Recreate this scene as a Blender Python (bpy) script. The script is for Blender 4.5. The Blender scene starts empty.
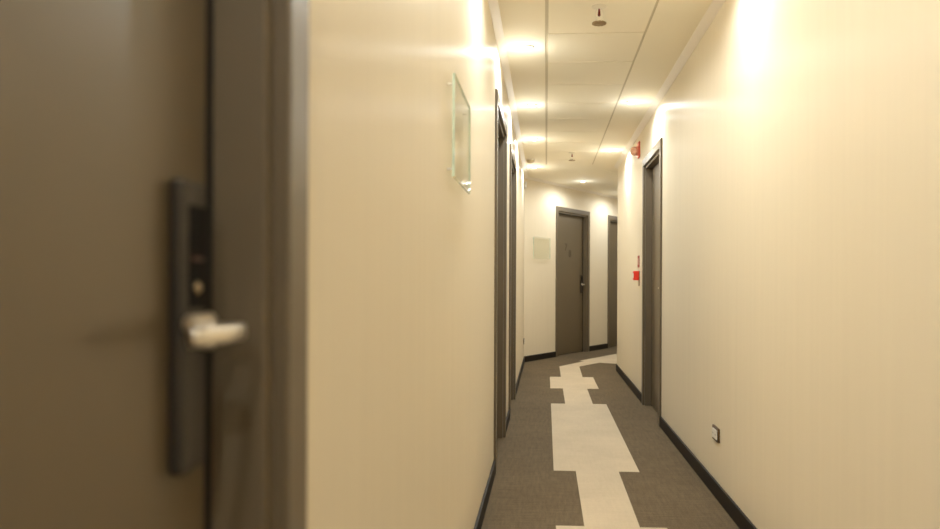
import bpy, bmesh, math, random
from mathutils import Vector, Matrix

random.seed(7)
S = bpy.context.scene
COL = S.collection
PI = math.pi

# ------------------------------------------------------------------ camera, world, exposure
cam_d = bpy.data.cameras.new('camera')
cam = bpy.data.objects.new('camera', cam_d)
COL.objects.link(cam)
S.camera = cam
YAW = math.atan(40 / 750)
ROLL = math.radians(0.25)
cam_d.sensor_width = 36
cam_d.lens = 36 * 750 / 940
cam_d.shift_x = -36 / 940
cam_d.shift_y = 16.4 / 940
cam_d.clip_start = 0.02
M = Matrix.Rotation(YAW, 4, 'Z') @ Matrix.Rotation(PI / 2, 4, 'X') @ Matrix.Rotation(ROLL, 4, 'Z')
M.translation = Vector((0, 0, 1.12))
cam.matrix_world = M
cam_d.dof.use_dof = True
cam_d.dof.focus_distance = 5.5
cam_d.dof.aperture_fstop = 2.6

w = bpy.data.worlds.new('world')
S.world = w
w.use_nodes = True
w.node_tree.nodes['Background'].inputs[0].default_value = (1, 0.9, 0.75, 1)
w.node_tree.nodes['Background'].inputs[1].default_value = 0.0

S.view_settings.view_transform = 'Standard'
S.view_settings.look = 'None'
S.view_settings.exposure = 0.98
S.view_settings.gamma = 1
S.view_settings.use_curve_mapping = False
LAMP_W = 15.5      # wide downward beam of one downlight
GLOW_W = 0.55       # light its lens sends sideways and over the ceiling
LAMP_C = (1.0, 1.03, 1.0)
S.cycles.max_bounces = 16
S.cycles.diffuse_bounces = 10
S.cycles.glossy_bounces = 6
S.cycles.transparent_max_bounces = 12
S.cycles.sample_clamp_indirect = 6
S.cycles.use_denoising = True

# ------------------------------------------------------------------ materials
def new_mat(name):
    m = bpy.data.materials.new(name)
    m.use_nodes = True
    nt = m.node_tree
    return m, nt, nt.nodes['Principled BSDF']


def plain(name, col, rough=0.5, metal=0.0, spec=0.5):
    m, nt, b = new_mat(name)
    b.inputs['Base Color'].default_value = (*col, 1)
    b.inputs['Roughness'].default_value = rough
    b.inputs['Metallic'].default_value = metal
    b.inputs['Specular IOR Level'].default_value = spec
    return m


def varied(name, col, rough, scale, amount, bump=0.0, stretch=(1, 1, 1), detail=4.0, spec=0.5, metal=0.0, dist=0.002):
    """Base colour with a soft procedural variation and a fine bump."""
    m, nt, b = new_mat(name)
    N, L = nt.nodes, nt.links
    tc = N.new('ShaderNodeTexCoord')
    mp = N.new('ShaderNodeMapping')
    mp.inputs['Scale'].default_value = stretch
    L.new(tc.outputs['Object'], mp.inputs['Vector'])
    no = N.new('ShaderNodeTexNoise')
    no.inputs['Scale'].default_value = scale
    no.inputs['Detail'].default_value = detail
    L.new(mp.outputs[0], no.inputs['Vector'])
    rp = N.new('ShaderNodeValToRGB')
    rp.color_ramp.elements[0].position = 0.3
    rp.color_ramp.elements[1].position = 0.7
    rp.color_ramp.elements[0].color = (*[c * (1 - amount) for c in col], 1)
    rp.color_ramp.elements[1].color = (*[min(1, c * (1 + amount)) for c in col], 1)
    L.new(no.outputs[0], rp.inputs[0])
    L.new(rp.outputs[0], b.inputs['Base Color'])
    b.inputs['Roughness'].default_value = rough
    b.inputs['Specular IOR Level'].default_value = spec
    b.inputs['Metallic'].default_value = metal
    if bump:
        bp = N.new('ShaderNodeBump')
        bp.inputs['Strength'].default_value = bump
        bp.inputs['Distance'].default_value = dist
        L.new(no.outputs[0], bp.inputs['Height'])
        L.new(bp.outputs[0], b.inputs['Normal'])
    return m


def wall_paint(name, col):
    """Satin paint with faint vertical roller strokes: glossy along one direction."""
    m, nt, b = new_mat(name)
    N, L = nt.nodes, nt.links
    tc = N.new('ShaderNodeTexCoord')
    mp = N.new('ShaderNodeMapping')
    mp.inputs['Scale'].default_value = (9, 9, 0.25)
    L.new(tc.outputs['Object'], mp.inputs['Vector'])
    no = N.new('ShaderNodeTexNoise')
    no.inputs['Scale'].default_value = 3.0
    no.inputs['Detail'].default_value = 5
    L.new(mp.outputs[0], no.inputs['Vector'])
    rp = N.new('ShaderNodeValToRGB')
    rp.color_ramp.elements[0].position = 0.3
    rp.color_ramp.elements[1].position = 0.7
    rp.color_ramp.elements[0].color = (*[c * 0.975 for c in col], 1)
    rp.color_ramp.elements[1].color = (*[c * 1.01 for c in col], 1)
    L.new(no.outputs[0], rp.inputs[0])
    L.new(rp.outputs[0], b.inputs['Base Color'])
    b.inputs['Roughness'].default_value = 0.42
    b.inputs['Specular IOR Level'].default_value = 0.22
    b.inputs['Anisotropic'].default_value = 0.9
    tg = N.new('ShaderNodeCombineXYZ')
    tg.inputs[2].default_value = 1.0
    L.new(tg.outputs[0], b.inputs['Tangent'])
    b.inputs['Anisotropic Rotation'].default_value = 0.25
    return m


M_WALL = wall_paint('cream_wall_paint', (0.81, 0.73, 0.58))
M_CEIL = varied('cream_ceiling_paint', (0.88, 0.825, 0.69), 0.7, 1.5, 0.01, spec=0.1)
M_COVE = varied('off_white_coving_paint', (0.84, 0.78, 0.69), 0.5, 2.0, 0.01)
M_GROOVE = plain('ceiling_joint', (0.60, 0.54, 0.41), 0.8)
M_DOOR = varied('taupe_satin_door_paint', (0.120, 0.090, 0.050), 0.34, 2.0, 0.04, spec=0.7)
M_FRAME = varied('taupe_frame_paint', (0.135, 0.105, 0.067), 0.36, 2.0, 0.03)
M_BASE = plain('dark_baseboard', (0.014, 0.010, 0.007), 0.55, spec=0.25)
M_STEEL = plain('brushed_steel', (0.75, 0.70, 0.62), 0.28, 1.0)
M_LOCK = plain('dark_lock_metal', (0.055, 0.047, 0.038), 0.38, 0.5)
M_PANEL = plain('black_reader_plastic', (0.003, 0.003, 0.003), 0.5, spec=0.1)
M_LED = plain('red_indicator_lens', (0.06, 0.012, 0.008), 0.3)
M_WHITE = plain('white_plastic', (0.80, 0.76, 0.70), 0.45)
M_BRONZE = plain('bronze_socket_frame', (0.10, 0.055, 0.018), 0.45, 0.3)
M_RED = plain('red_plastic', (0.72, 0.030, 0.012), 0.4)
M_DKRED = plain('dark_red_glass', (0.16, 0.012, 0.006), 0.15)
M_BRASS = plain('brass', (0.40, 0.31, 0.19), 0.35, 0.8)
M_DARK = plain('dark_slot', (0.03, 0.025, 0.02), 0.6)
M_NUM = plain('dark_door_numeral', (0.07, 0.05, 0.028), 0.3)
M_CEILWHITE = plain('painted_white_metal', (0.74, 0.69, 0.58), 0.5)
M_SEAL = plain('black_rubber', (0.008, 0.007, 0.006), 0.7)
M_YEL = plain('cream_plastic', (0.62, 0.52, 0.34), 0.45)


def carpet(name, col, contrast):
    m, nt, b = new_mat(name)
    N, L = nt.nodes, nt.links
    tc = N.new('ShaderNodeTexCoord')
    acc = None
    for sc, st, amt in ((170, (1, 1, 1), contrast), (60, (1, 0.12, 1), contrast * .5), (60, (0.12, 1, 1), contrast * .5), (2.2, (1, 1, 1), 0.07)):
        mp = N.new('ShaderNodeMapping')
        mp.inputs['Scale'].default_value = st
        L.new(tc.outputs['Object'], mp.inputs['Vector'])
        no = N.new('ShaderNodeTexNoise')
        no.inputs['Scale'].default_value = sc
        no.inputs['Detail'].default_value = 3
        L.new(mp.outputs[0], no.inputs['Vector'])
        mr = N.new('ShaderNodeMapRange')
        mr.inputs['From Min'].default_value = 0.3
        mr.inputs['From Max'].default_value = 0.7
        mr.inputs['To Min'].default_value = 1 - amt
        mr.inputs['To Max'].default_value = 1 + amt
        L.new(no.outputs[0], mr.inputs['Value'])
        if acc is None:
            acc = mr.outputs[0]
            first = no
        else:
            mu = N.new('ShaderNodeMath')
            mu.operation = 'MULTIPLY'
            L.new(acc, mu.inputs[0])
            L.new(mr.outputs[0], mu.inputs[1])
            acc = mu.outputs[0]
    vm = N.new('ShaderNodeVectorMath')
    vm.operation = 'SCALE'
    vm.inputs[0].default_value = col
    L.new(acc, vm.inputs['Scale'])
    L.new(vm.outputs[0], b.inputs['Base Color'])
    b.inputs['Roughness'].default_value = 0.95
    b.inputs['Specular IOR Level'].default_value = 0.15
    bp = N.new('ShaderNodeBump')
    bp.inputs['Strength'].default_value = 0.4
    bp.inputs['Distance'].default_value = 0.003
    L.new(first.outputs[0], bp.inputs['Height'])
    L.new(bp.outputs[0], b.inputs['Normal'])
    return m


M_CARPET = carpet('grey_brown_carpet', (0.138, 0.105, 0.066), 0.22)
M_PALE = carpet('pale_beige_carpet', (0.550, 0.468, 0.350), 0.05)


def glass_mat(name, tint, refl):
    m = bpy.data.materials.new(name)
    m.use_nodes = True
    nt = m.node_tree
    N, L = nt.nodes, nt.links
    N.clear()
    out = N.new('ShaderNodeOutputMaterial')
    tr = N.new('ShaderNodeBsdfTransparent')
    tr.inputs[0].default_value = (*tint, 1)
    gl = N.new('ShaderNodeBsdfGlossy')
    gl.inputs['Roughness'].default_value = 0.06
    lw = N.new('ShaderNodeLayerWeight')
    pw = N.new('ShaderNodeMath')
    pw.operation = 'POWER'
    pw.inputs[1].default_value = 4.0
    L.new(lw.outputs['Facing'], pw.inputs[0])
    fr = N.new('ShaderNodeMath')
    fr.operation = 'MULTIPLY_ADD'
    fr.inputs[1].default_value = refl
    fr.inputs[2].default_value = 0.03
    L.new(pw.outputs[0], fr.inputs[0])
    mx = N.new('ShaderNodeMixShader')
    L.new(fr.outputs[0], mx.inputs[0])
    L.new(tr.outputs[0], mx.inputs[1])
    L.new(gl.outputs[0], mx.inputs[2])
    L.new(mx.outputs[0], out.inputs[0])
    return m


M_GLASS = glass_mat('clear_green_glass', (0.968, 0.974, 0.95), 0.4)
M_GEDGE = varied('green_glass_edge', (0.55, 0.66, 0.54), 0.15, 30, 0.15)


def lens_mat():
    m, nt, b = new_mat('pink_clear_beacon_lens')
    b.inputs['Base Color'].default_value = (1.0, 0.62, 0.50, 1)
    b.inputs['Roughness'].default_value = 0.15
    b.inputs['Transmission Weight'].default_value = 0.75
    b.inputs['IOR'].default_value = 1.3
    return m


M_LENS = lens_mat()


def emit(name, col, s):
    m, nt, b = new_mat(name)
    b.inputs['Base Color'].default_value = (0.9, 0.9, 0.9, 1)
    b.inputs['Emission Color'].default_value = (*col, 1)
    b.inputs['Emission Strength'].default_value = s
    return m


M_LAMP = emit('lit_lamp_lens', (1.0, 0.88, 0.70), 14.0)

# ------------------------------------------------------------------ helpers
def add_box(bm, x0, x1, y0, y1, z0, z1, mi=0):
    r = bmesh.ops.create_cube(bm, size=1)
    for v in r['verts']:
        v.co = Vector((x0 + (v.co.x + .5) * (x1 - x0), y0 + (v.co.y + .5) * (y1 - y0), z0 + (v.co.z + .5) * (z1 - z0)))
    for f in {f for v in r['verts'] for f in v.link_faces}:
        f.material_index = mi
    return r['verts']


def add_lathe(bm, prof, seg=32, mi=0, axis='Z', off=(0, 0, 0)):
    """prof: list of (radius, height); turned round an axis."""
    off = Vector(off)
    rings = []
    for r, h in prof:
        ring = []
        for i in range(seg):
            a = 2 * PI * i / seg
            c, s = math.cos(a) * r, math.sin(a) * r
            p = {'Z': Vector((c, s, h)), 'Y': Vector((c, h, -s)), 'X': Vector((h, c, s))}[axis]
            ring.append(bm.verts.new(p + off))
        rings.append(ring)
    for a, b in zip(rings, rings[1:]):
        for i in range(seg):
            j = (i + 1) % seg
            f = bm.faces.new((a[i], a[j], b[j], b[i]))
            f.material_index = mi
            f.smooth = True
    for ring in (rings[0], rings[-1]):
        f = bm.faces.new(ring)
        f.material_index = mi


def obj(name, bm, mats, parent=None, bevel=0.0, seg=2):
    bmesh.ops.recalc_face_normals(bm, faces=bm.faces)
    me = bpy.data.meshes.new(name)
    bm.to_mesh(me)
    bm.free()
    o = bpy.data.objects.new(name, me)
    for m in (mats if isinstance(mats, (list, tuple)) else [mats]):
        me.materials.append(m)
    COL.objects.link(o)
    if parent is not None:
        o.parent = parent
    if bevel:
        b = o.modifiers.new('bevel', 'BEVEL')
        b.width = bevel
        b.segments = seg
        b.limit_method = 'ANGLE'
        b.angle_limit = math.radians(40)
    return o


def tag(o, label=None, cat=None, group=None, kind=None):
    if label: o['label'] = label
    if cat: o['category'] = cat
    if group: o['group'] = group
    if kind: o['kind'] = kind
    return o


def thing(name, label, cat, loc, rotz=0.0, group=None, kind=None):
    o = bpy.data.objects.new(name, None)
    o.empty_display_size = 0.1
    COL.objects.link(o)
    o.location = loc
    o.rotation_euler = (0, 0, rotz)
    return tag(o, label, cat, group, kind)


def copy_tree(o, parent=None):
    c = o.copy()
    COL.objects.link(c)
    if parent is not None:
        c.parent = parent
    for ch in list(o.children):
        copy_tree(ch, c)
    return c


# ------------------------------------------------------------------ plan of the place (metres)
XL, XR = -0.299, 0.893          # corridor walls
HC = 2.56                       # ceiling
Y0 = -3.2                       # back end, behind the camera
CL = Vector((XL, 10.334))       # where the left wall turns 30 degrees
CR = Vector((XR, 9.467))        # where the right wall turns
TURN = math.radians(30)
U = Vector((math.sin(TURN), math.cos(TURN)))     # along the turned corridor
V = Vector((math.cos(TURN), -math.sin(TURN)))    # to its right
END_L = 5.2
DW, DH = 1.09, 2.23             # door with frame

# local frame of a wall run: x along the run, y out of the wall into the corridor
# run: (origin, rotz, length, list of door centres)
runs = {
    'left': (Vector((XL, 10.334)), -PI / 2, 10.334 - Y0, [10.334 - 0.340, 10.334 - 4.875, 10.334 - 6.60]),
    'right': (Vector((XR, Y0)), PI / 2, 9.467 - Y0, [6.385 - Y0]),
    'end': (CL + U * END_L, math.atan2(-U.y, -U.x), END_L, [END_L - 1.425, END_L - 3.203]),
    'bend': (CR, math.atan2(U.y, U.x), END_L - 0.2, []),
}
# direction (cos r, sin r) and normal (-sin r, cos r) point into the corridor for each run


def run_obj(name, bm, mat, key, **k):
    o = obj(name, bm, mat, **k)
    p, r, *_ = runs[key]
    o.location = (p.x, p.y, 0)
    o.rotation_euler = (0, 0, r)
    return o


def cuts(key, inset):
    _, _, ln, ds = runs[key]
    e = [0.0]
    for c in sorted(ds):
        e += [c - DW / 2 + inset, c + DW / 2 - inset]
    e.append(ln)
    return list(zip(e[0::2], e[1::2]))


WT = 0.16
names = {'left': ('wall_left', 'long glossy cream wall on the left with three doors'),
         'right': ('wall_right', 'long glossy cream wall on the right with one door'),
         'end': ('wall_end', 'cream wall running off at an angle at the corridor end'),
         'bend': ('wall_corner', 'cream wall round the corner behind the right wall')}
for key, (nm, lab) in names.items():
    bm = bmesh.new()
    _, _, ln, ds = runs[key]
    for a, b in cuts(key, 0.02):
        lo, hi = a, b
        if key == 'right' and abs(b - ln) < 1e-6: hi = b
        add_box(bm, lo, hi, -WT, 0, 0, HC + .02)
    for c in ds:
        add_box(bm, c - DW / 2 + .02, c + DW / 2 - .02, -WT, 0, DH - .02, HC + .02)
    tag(run_obj(nm, bm, M_WALL, key), lab, 'wall', kind='structure')

# wedge behind the outer corners so no light leaks, closing walls at both ends
bm = bmesh.new()
add_box(bm, XL - WT, XR + WT, Y0 - WT, Y0, 0, HC + .02)
tag(obj('wall_back', bm, M_WALL), 'cream wall closing the corridor behind the camera', 'wall', kind='structure')
bm = bmesh.new()
add_box(bm, 0, 3.0, -WT, 0, 0, HC + .02)
o = tag(obj('wall_far', bm, M_WALL), 'cream wall closing the angled corridor round the corner', 'wall', kind='structure')
p = CL + U * (END_L - .1) + V * 2.4
o.location = (p.x, p.y, 0)
o.rotation_euler = (0, 0, math.atan2(-V.y, -V.x))

# ---- floor with its pale stepped carpet band
bm = bmesh.new()
add_box(bm, -1.2, 6.0, Y0 - .4, 16.5, -0.08, 0)
floor = tag(obj('floor', bm, M_CARPET), 'grey brown carpet floor of the corridor', 'floor', kind='structure')


def uv2(u, v):
    q = U * u + V * v
    return (q.x, q.y)


Lp, Rp = [], []
edges = [(-2.9, -1.6, 1), (-1.6, -.6, 0), (-.6, .9, 1), (.9, 1.94, 0), (1.94, 3.44, 1), (3.44, 4.44, 0), (4.44, 6.87, 1), (6.87, 7.845, 0), (7.845, 8.79, 1), (8.79, 9.87, 0)]
for a, b, wide in edges:
    l, r = (.050, .553) if wide else (.180, .432)
    Lp += [(l, a), (l, b)]
    Rp += [(r, a), (r, b)]
nl, nr, wl, wr = -4.80, -4.545, -4.885, -4.29
Lp[-1] = (.180, 9.862)
Rp[-1] = (.441, 9.885)
Lp += [uv2(9.395, nl), uv2(9.395, wl), uv2(11.6, wl), uv2(11.6, nl), uv2(13.0, nl)]
Rp += [uv2(9.36, nr), uv2(9.36, wr), uv2(11.6, wr), uv2(11.6, nr), uv2(13.0, nr)]
bm = bmesh.new()
top = [bm.verts.new((x, y, 0.0015)) for x, y in Lp + Rp[::-1]]
f = bm.faces.new(top)
r = bmesh.ops.extrude_face_region(bm, geom=[f])
for v in r['geom']:
    if isinstance(v, bmesh.types.BMVert): v.co.z = -0.004
bmesh.ops.triangulate(bm, faces=[q for q in bm.faces if len(q.verts) > 4])
tag(obj('carpet_inlay', bm, M_PALE, parent=floor), 'pale beige stepped band inlaid in the carpet')

# ---- ceiling: one board with joints; square panels down the middle
bm = bmesh.new()
vs = [bm.verts.new(p) for p in ((-1.2, Y0 - .3, HC), (6, Y0 - .3, HC), (6, 16.5, HC), (-1.2, 16.5, HC))]
bm.faces.new(vs)


def cut(p, n):
    bmesh.ops.bisect_plane(bm, geom=bm.verts[:] + bm.edges[:] + bm.faces[:], plane_co=p, plane_no=n)


SL0, SL1 = -0.011, 0.007
SR0, SR1 = 0.560, 0.574
YE = 9.30
for x in (SL0, SL1, SR0, SR1):
    cut((x, 0, 0), (1, 0, 0))
cut((0, YE, 0), (0, 1, 0))
seams = [4.373 + 0.571 * k for k in range(-13, 9)]
for y in seams:
    cut((0, y - .007, 0), (0, 1, 0))
    cut((0, y + .007, 0), (0, 1, 0))
bend_seams = [(-4.235, 8.70), (-4.86, 10.20)]
for v_, u0 in bend_seams:
    q = V * v_
    cut((*(q + V * .005), 0), (V.x, V.y, 0))
    cut((*(q - V * .005), 0), (V.x, V.y, 0))
    q = U * u0
    cut((*q, 0), (U.x, U.y, 0))
dead = []
for f in bm.faces:
    c = f.calc_center_median()
    inside = False
    if c.y < YE:
        if SL0 < c.x < SL1 or SR0 < c.x < SR1: inside = True
        if SL1 < c.x < SR0 and any(abs(c.y - y) < .007 for y in seams): inside = True
    c2 = Vector((c.x, c.y))
    for v_, u0 in bend_seams:
        if abs(c2.dot(V) - v_) < .005 and c2.dot(U) > u0: inside = True
    if inside: dead.append(f)
bmesh.ops.delete(bm, geom=dead, context='FACES')
r = bmesh.ops.extrude_face_region(bm, geom=bm.faces[:])
for v in r['geom']:
    if isinstance(v, bmesh.types.BMVert): v.co.z += 0.004
add_box(bm, -1.2, 6, Y0 - .3, 16.5, HC + .004, HC + .08, mi=1)
tag(obj('ceiling', bm, [M_CEIL, M_GROOVE]), 'cream panelled ceiling of the corridor', 'ceiling', kind='structure')

# ---- baseboards and coving
for key, nm, lab in (('left', 'baseboard_left', 'low dark baseboard along the left wall'), ('right', 'baseboard_right', 'low dark baseboard along the right wall'),
                     ('end', 'baseboard_end', 'low dark baseboard along the angled end wall'), ('bend', 'baseboard_corner', 'low dark baseboard round the corner on the right')):
    bm = bmesh.new()
    for a, b in cuts(key, -0.0005):
        add_box(bm, a, b + (.012 if key == 'right' and b > 9 else 0), 0, .012, 0, .082)
    tag(run_obj(nm, bm, M_BASE, key, bevel=.002), lab, 'baseboard', kind='structure')
for i, (key, lab) in enumerate((('left', 'off-white coving along the top of the left wall'), ('right', 'off-white coving along the top of the right wall'),
                                ('end', 'off-white coving along the top of the angled end wall'), ('bend', 'off-white coving round the corner on the right'))):
    bm = bmesh.new()
    ln = runs[key][2]
    t = math.tan(TURN / 2)
    prof = [(0, HC - .030), (.004, HC - .030), (.046, HC - .004), (.046, HC), (0, HC)]
    def ends(y):
        if key == 'left': return (y * t, ln)
        if key == 'right': return (0, ln + y * t)
        if key == 'end': return (0, ln - y * t)
        return (-y * t, ln)
    A = [bm.verts.new((ends(y)[0], y, z)) for y, z in prof]
    B = [bm.verts.new((ends(y)[1], y, z)) for y, z in prof]
    n = len(prof)
    for k in range(n):
        bm.faces.new((A[k], A[(k + 1) % n], B[(k + 1) % n], B[k]))
    bm.faces.new(A)
    bm.faces.new(B[::-1])
    tag(run_obj('trim_%d' % (i + 1), bm, M_COVE, key), lab, 'coving', kind='structure')

# ------------------------------------------------------------------ doors
def door_frame_mesh():
    bm = bmesh.new()
    prof = [(0, .0005), (0, .012), (.003, .015), (.064, .015), (.067, .012), (.067, -.004), (.089, -.004), (.091, -.006), (.091, -.13), (.0205, -.13), (.0205, .0005)]
    W2 = DW / 2
    P = []
    for s, y in prof:
        P.append([bm.verts.new(c) for c in ((-W2 + s, y, 0), (-W2 + s, y, DH - s), (W2 - s, y, DH - s), (W2 - s, y, 0))])
    n = len(prof)
    for k in range(n):
        a, b = P[k], P[(k + 1) % n]
        for j in range(3):
            bm.faces.new((a[j], a[j + 1], b[j + 1], b[j]))
    bm.faces.new([p[0] for p in P])
    bm.faces.new([p[3] for p in P][::-1])
    return bm


def lever_mesh(side):
    """side = +1: lever points towards +x (the hinge), seen from the corridor."""
    bm = bmesh.new()
    add_lathe(bm, [(.0, .0), (.019, .0), (.019, .005), (.016, .007), (.0, .007)], 28, axis='Y')
    # square neck block out of the plate, a little taller than the arm
    vs = add_box(bm, .004, .052, .000, .013, .002, .018)
    bmesh.ops.bevel(bm, geom=list({e for v in vs for e in v.link_edges}), offset=.003, segments=3, affect='EDGES')
    # arm: a flat bar from the neck towards the hinge, with a short return at its end
    path = [Vector((-.009, .010, 0)), Vector((-.009, .026, 0)), Vector((-.006, .033, 0)), Vector((.002, .036, 0)), Vector((.040, .0355, 0)), Vector((.078, .034, 0)), Vector((.088, .032, 0)), Vector((.092, .028, 0))]
    rz, ry = .0085, .0060
    rings = []
    for i, p in enumerate(path):
        d = (path[min(i + 1, len(path) - 1)] - path[max(i - 1, 0)]).normalized()
        sidev = Vector((d.y, -d.x, 0))
        ring = []
        for k in range(16):
            a = 2 * PI * k / 16
            c, s = math.cos(a), math.sin(a)
            c = math.copysign(abs(c) ** .6, c)
            s = math.copysign(abs(s) ** .6, s)
            q = p + sidev * (c * ry) + Vector((0, 0, 1)) * (s * rz)
            ring.append(bm.verts.new((q.x * side, q.y, q.z)))
        rings.append(ring)
    for a, b in zip(rings, rings[1:]):
        for k in range(16):
            f = bm.faces.new((a[k], a[(k + 1) % 16], b[(k + 1) % 16], b[k]))
            f.smooth = True
    bm.faces.new(rings[0])
    bm.faces.new(rings[-1][::-1])
    return bm


def make_door(n, key, c, lock_side, label, number=None):
    """lock_side: -1/+1 = which local x end carries the lock."""
    p, r, *_ = runs[key]
    d = Vector((math.cos(r), math.sin(r)))
    q = p + d * c
    t = thing('door_%d' % n, label, 'door', (q.x, q.y, 0), r, kind='structure')
    obj('door_frame', door_frame_mesh(), M_FRAME, t)
    bm = bmesh.new()
    e = DW / 2 - .091 - .020
    add_box(bm, -e, e, -.104, -.060, .008, DH - .091 - .005)
    leaf = obj('door_leaf', bm, M_DOOR, t, bevel=.002)
    bm = bmesh.new()
    for sg in (-1, 1):
        x0, x1 = sorted((sg * (e - .001), sg * (e + .0205)))
        add_box(bm, x0, x1, -.074, -.0615, 0, DH - .091)
    add_box(bm, -e + .001, e - .001, -.074, -.0615, DH - .097, DH - .0905)
    bmesh.ops.remove_doubles(bm, verts=bm.verts, dist=.0001)
    tag(obj('door_seal', bm, M_SEAL, t), 'black rubber door seal')
    # lock: slim tall escutcheon with a card reader window and a lever
    x = lock_side * (e - .057)
    bm = bmesh.new()
    add_box(bm, x - .024, x + .024, -.060, -.043, .932, 1.216)
    plate = obj('lock_plate', bm, M_LOCK, t, bevel=.006, seg=3)
    bm = bmesh.new()
    add_box(bm, x - .019, x + .016, -.0435, -.0418, 1.092, 1.192)
    obj('reader_window', bm, M_PANEL, plate, bevel=.002)
    bm = bmesh.new()
    add_lathe(bm, [(0, -.042), (.006, -.042), (.005, -.0395), (0, -.0395)], 16, axis='Y', off=(x, 0, 1.112))
    obj('keyhole_cap', bm, M_BRASS, plate)
    bm = bmesh.new()
    add_box(bm, x - .011, x + .011, -.042, -.0405, 1.138, 1.142)
    obj('indicator_light', bm, M_LED, plate)
    lv = obj('lever_handle', lever_mesh(-lock_side), M_STEEL, plate)
    lv.location = (x + lock_side * .022, -.043, 1.068)
    tag(lv, 'satin steel lever handle')
    if number:
        for ch, dx, z, size in number:
            cu = bpy.data.curves.new('numeral', 'FONT')
            cu.body = ch
            cu.size = size
            cu.extrude = .003
            cu.offset = .0012
            cu.align_x = 'CENTER'
            tmp = bpy.data.objects.new('numeral_text', cu)
            COL.objects.link(tmp)
            dg = bpy.context.evaluated_depsgraph_get()
            dg.update()
            me = bpy.data.meshes.new_from_object(tmp.evaluated_get(dg))
            bpy.data.objects.remove(tmp)
            me.materials.clear()
            me.materials.append(M_NUM)
            nb = bpy.data.objects.new('room_numeral', me)
            COL.objects.link(nb)
            nb.parent = leaf
            nb.location = (dx, -.0590, z)
            nb.rotation_euler = (PI / 2, 0, PI)
    return t


make_door(1, 'left', runs['left'][3][0], -1, 'blurred dark taupe door close by at the left edge')
make_door(2, 'left', runs['left'][3][1], 1, 'taupe door on the left wall just past the glass plate')
make_door(3, 'left', runs['left'][3][2], 1, 'farther of the two narrow taupe doors deep along the left wall')
make_door(4, 'right', runs['right'][3][0], -1, 'only taupe door on the right wall, beside the red call point')
make_door(5, 'end', runs['end'][3][0], -1, 'taupe door facing down the corridor on the angled end wall',
          number=[('7', .12, 1.59, .15), ('8', -.01, 1.49, .16)])
make_door(6, 'end', runs['end'][3][1], -1, 'taupe door half hidden by the right wall corner')

# ------------------------------------------------------------------ downlights
def make_downlight():
    t = thing('downlight', '', 'light', (0, 0, HC), group='recessed ceiling downlights')
    bm = bmesh.new()
    add_lathe(bm, [(.030, -.0005), (.046, -.0005), (.047, -.003), (.044, -.007), (.034, -.009), (.030, -.006)], 32)
    obj('trim_ring', bm, M_WHITE, t)
    bm = bmesh.new()
    add_lathe(bm, [(.0, -.001), (.031, -.001), (.031, -.006), (.026, -.010), (.014, -.0125), (.0, -.0130)], 32)
    obj('lens', bm, M_LAMP, t)
    for nm, kind, en, z in (('lamp_beam', 'SPOT', LAMP_W, -.020), ('lamp_glow', 'POINT', GLOW_W, -.12)):
        ld = bpy.data.lights.new(nm, kind)
        ld.energy = en
        ld.color = LAMP_C
        ld.shadow_soft_size = 0.02
        if kind == 'SPOT':
            ld.spot_size = math.radians(173)
            ld.spot_blend = 0.5
        lo = bpy.data.objects.new(nm, ld)
        COL.objects.link(lo)
        lo.parent = t
        lo.location = (0, 0, z)
    return t


b1 = Vector((.525, 10.826))
b2 = b1 + U * 1.6
b3 = b1 + U * 3.1
spots = [
    (-.123, 4.617, 'lit ceiling downlight on the left, nearest in view, above the glass plate'),
    (-.123, 6.141, 'lit ceiling downlight on the left, second from the camera, above the left doors'),
    (-.128, 7.613, 'lit ceiling downlight on the left, third from the camera'),
    (-.150, 9.45, 'lit ceiling downlight on the left, farthest, behind the cream dome detector'),
    (.675, 6.066, 'lit ceiling downlight on the right just before the right wall door'),
    (.690, 8.276, 'lit ceiling downlight on the right beside the red fire beacon'),
    (b1.x, b1.y, 'lit ceiling downlight above the door on the angled end wall'),
    (.670, 3.28, 'lit ceiling downlight on the right above the low wall socket, out of frame'),
    (-.123, 3.10, 'ceiling downlight on the left above the front of the glass plate, out of frame'),
    (-.123, 1.55, 'ceiling downlight on the left just past the nearest door, out of frame'),
    (-.123, 0.05, 'ceiling downlight on the left above the nearest door, out of frame'),
    (-.123, -1.45, 'ceiling downlight on the left behind the camera'),
    (.670, -2.7, 'ceiling downlight on the right behind the camera'),
    (b2.x, b2.y, 'ceiling downlight above the half hidden door round the corner'),
    (b3.x, b3.y, 'ceiling downlight farthest round the corner'),
]
proto = make_downlight()
for i, (x, y, lab) in enumerate(spots):
    o = proto if i == 0 else copy_tree(proto)
    o.location = (x, y, HC)
    o['label'] = lab
    if (x, y) == (.670, 3.28):      # this lamp burns a little weaker than the rest
        for ch in o.children:
            if ch.type == 'LIGHT':
                ch.data = ch.data.copy()
                ch.data.energy *= 0.72

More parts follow.
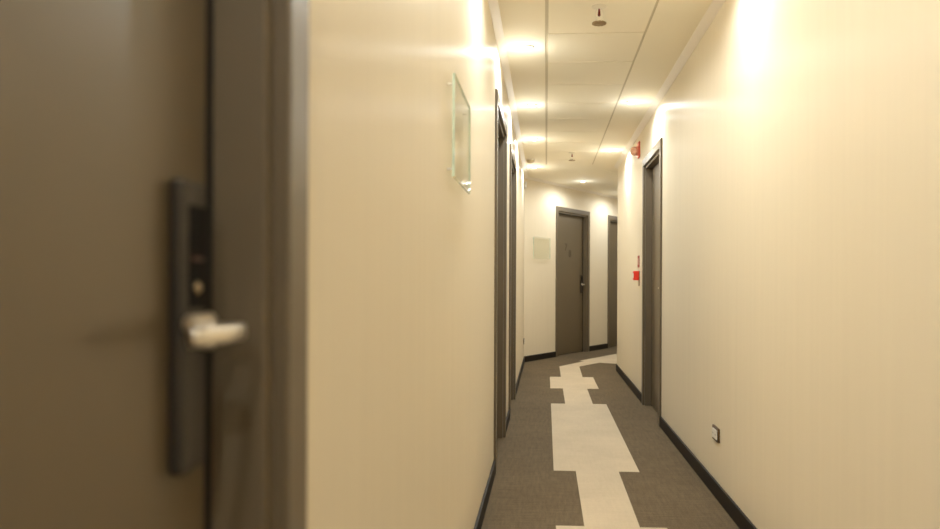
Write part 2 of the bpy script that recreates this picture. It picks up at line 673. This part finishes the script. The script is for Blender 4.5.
# ------------------------------------------------------------------ sprinklers
def make_sprinkler():
    t = thing('sprinkler', '', 'sprinkler', (0, 0, HC), group='ceiling sprinkler heads')
    bm = bmesh.new()
    add_lathe(bm, [(.010, 0), (.040, 0), (.041, -.002), (.036, -.005), (.016, -.008), (.010, -.008)], 32)
    obj('escutcheon', bm, M_CEILWHITE, t)
    bm = bmesh.new()
    add_lathe(bm, [(0, -.002), (.010, -.002), (.010, -.010), (.007, -.013), (0, -.013)], 20)
    for s in (-1, 1):
        for a, b in (((.009, -.008), (.019, -.026)), ((.019, -.026), (.018, -.052)), ((.018, -.052), (.005, -.082))):
            va = add_box(bm, -.0022, .0022, -.0022, .0022, 0, 1)
            A, B = Vector((a[0] * s, 0, a[1])), Vector((b[0] * s, 0, b[1]))
            d = B - A
            for v in va:
                ln = v.co.z
                v.co = A + d * ln + Vector((v.co.x, v.co.y, 0))
    add_lathe(bm, [(0, -.072), (.006, -.076), (.007, -.088), (0, -.088)], 16)
    obj('yoke', bm, M_CEILWHITE, t)
    bm = bmesh.new()
    add_lathe(bm, [(0, -.012), (.0045, -.014), (.0060, -.030), (.0078, -.046), (.004, -.052), (0, -.053)], 16)
    tag(obj('glass_bulb', bm, M_DKRED, t), 'dark red glass bulb')
    bm = bmesh.new()
    add_lathe(bm, [(0, -.086), (.024, -.086), (.024, -.090), (0, -.090)], 24)
    for k in range(12):
        a = 2 * PI * k / 12
        va = add_box(bm, .021, .037, -.0065, .0065, -.092, -.086)
        for v in va:
            x, y = v.co.x, v.co.y
            v.co.x, v.co.y = x * math.cos(a) - y * math.sin(a), x * math.sin(a) + y * math.cos(a)
    obj('deflector', bm, M_BRASS, t)
    return t


sp = make_sprinkler()
sp.location = (.272, 3.95, HC)
sp['label'] = 'nearer ceiling sprinkler head with a dark red bulb, at the top of view'
sp2 = copy_tree(sp)
sp2.location = (.285, 8.42, HC)
sp2['label'] = 'farther small ceiling sprinkler head, just before the bend of the corridor'

# ------------------------------------------------------------------ detector dome and wall sensor
t = thing('smoke_detector', 'small cream dome detector on the ceiling near the far left corner', 'detector', (-.190, 8.87, HC))
bm = bmesh.new()
add_lathe(bm, [(0, 0), (.052, 0), (.054, -.006), (.050, -.012), (0, -.012)], 32)
obj('base', bm, M_WHITE, t)
bm = bmesh.new()
add_lathe(bm, [(.046, -.012), (.046, -.020), (.040, -.034), (.028, -.043), (.012, -.047), (0, -.048)], 32)
obj('dome', bm, M_YEL, t)

t = thing('wall_sensor', 'small white sensor box high on the far end of the left wall', 'sensor', (XL, 10.20, 2.385), -PI / 2)
bm = bmesh.new()
add_box(bm, -.035, .035, 0, .034, 0, .085)
obj('housing', bm, M_WHITE, t, bevel=.006, seg=3)
bm = bmesh.new()
add_box(bm, -.024, .024, .033, .038, .008, .040)
obj('lens', bm, M_YEL, t, bevel=.004)

# ------------------------------------------------------------------ fire beacon, call point, sign (right wall; local y out of the wall)
t = thing('fire_alarm_beacon', 'red and clear fire alarm beacon high on the right wall', 'alarm', (XR, 7.27, 2.385), PI / 2)
bm = bmesh.new()
add_box(bm, -.052, .052, 0, .016, -.076, .076)
obj('backplate', bm, plain('beacon_red_plastic', (.72, .13, .07), .4), t, bevel=.006, seg=3)
bm = bmesh.new()
add_lathe(bm, [(0, .015), (.047, .015), (.047, .030), (.042, .034), (0, .034)], 32, axis='Y', off=(0, 0, -.012))
obj('sounder_body', bm, plain('pale_red_plastic', (.80, .34, .24), .35), t)
bm = bmesh.new()
add_lathe(bm, [(0, .034), (.043, .034), (.044, .048), (.041, .066), (.030, .080), (.014, .087), (0, .088)], 12, axis='Y', off=(0, 0, -.012))
for f in bm.faces: f.smooth = False
tag(obj('beacon_lens', bm, M_LENS, t), 'clear pinkish beacon lens')

t = thing('fire_call_point', 'red fire alarm call point box on the right wall past the door', 'alarm', (XR, 7.262, 1.176), PI / 2)
bm = bmesh.new()
add_box(bm, -.048, .048, 0, .005, -.100, .046)
obj('backplate', bm, M_BRASS, t)
bm = bmesh.new()
add_box(bm, -.044, .044, .005, .056, -.044, .044)
obj('housing', bm, M_RED, t, bevel=.005, seg=3)
bm = bmesh.new()
add_box(bm, -.028, .028, .055, .059, -.022, .022)
obj('break_glass', bm, M_WHITE, t, bevel=.002)

t = thing('fire_sign', 'small red and white sign plate above the red call point', 'sign', (XR, 7.290, 1.312), PI / 2)
bm = bmesh.new()
add_box(bm, -.055, .055, 0, .006, -.056, .056)
obj('plate', bm, plain('deep_red_sign', (.35, .035, .02), .4), t, bevel=.001)
bm = bmesh.new()
add_box(bm, -.050, .050, .0055, .0075, -.030, .030)
obj('white_panel', bm, plain('pale_sign_panel', (.62, .36, .28), .4), t)

# ------------------------------------------------------------------ sockets
def make_socket():
    t = thing('wall_socket', '', 'socket', (0, 0, 0), group='wall sockets')
    bm = bmesh.new()
    # frame: four bars round the insert
    w2, h2, i2, j2 = .066, .036, .050, .024
    add_box(bm, -w2, w2, 0, .011, j2, h2)
    add_box(bm, -w2, w2, 0, .011, -h2, -j2)
    add_box(bm, -w2, -i2, 0, .011, -j2, j2)
    add_box(bm, i2, w2, 0, .011, -j2, j2)
    obj('frame', bm, M_BRONZE, t, bevel=.0015)
    bm = bmesh.new()
    add_box(bm, -i2, i2, .001, .016, -j2, j2)
    ins = obj('insert', bm, M_WHITE, t, bevel=.002)
    for x in (-.028, .028):
        for dx in (-.008, .008):
            bm = bmesh.new()
            add_lathe(bm, [(0, .0155), (.0025, .0155), (.0025, .0165), (0, .0165)], 10, axis='Y', off=(x + dx, 0, 0))
            obj('pin_hole', bm, M_DARK, ins)
    return t


so = make_socket()
so.location = (XR, 3.960, .329)
so.rotation_euler = (0, 0, PI / 2)
so['label'] = 'bronze framed wall socket low on the right wall'
so2 = copy_tree(so)
so2.location = (XL, 10.075, .312)
so2.rotation_euler = (0, 0, -PI / 2)
so2['label'] = 'small wall socket low at the far end of the left wall'

# ------------------------------------------------------------------ glass plates
def make_plate():
    t = thing('glass_plate', '', 'plate', (0, 0, 0), group='glass wall plates')
    bm = bmesh.new()
    add_box(bm, -.232, .232, .018, .026, -.154, .154)
    for f in bm.faces:
        if abs(f.normal.y) < .5: f.material_index = 1
    bm.normal_update()
    for f in bm.faces:
        f.material_index = 0 if abs(f.normal.y) > .5 else 1
    obj('pane', bm, [M_GLASS, M_GEDGE], t)
    for sx in (-1, 1):
        for sz in (-1, 1):
            bm = bmesh.new()
            add_lathe(bm, [(0, 0), (.0035, 0), (.0035, .018), (0, .018)], 16, axis='Y', off=(sx * .205, 0, sz * .128))
            obj('standoff', bm, M_WHITE, t)
    return t


gp = make_plate()
gp.location = (XL, 2.455, 1.585)
gp.rotation_euler = (0, 0, -PI / 2)
gp['label'] = 'clear glass plate with green edges on the left wall before the doors'
gp2 = copy_tree(gp)
q = CL + U * .440
gp2.location = (q.x, q.y, 1.590)
gp2.rotation_euler = (0, 0, runs['end'][1])
gp2['label'] = 'small pale glass plate on the angled end wall left of its door'
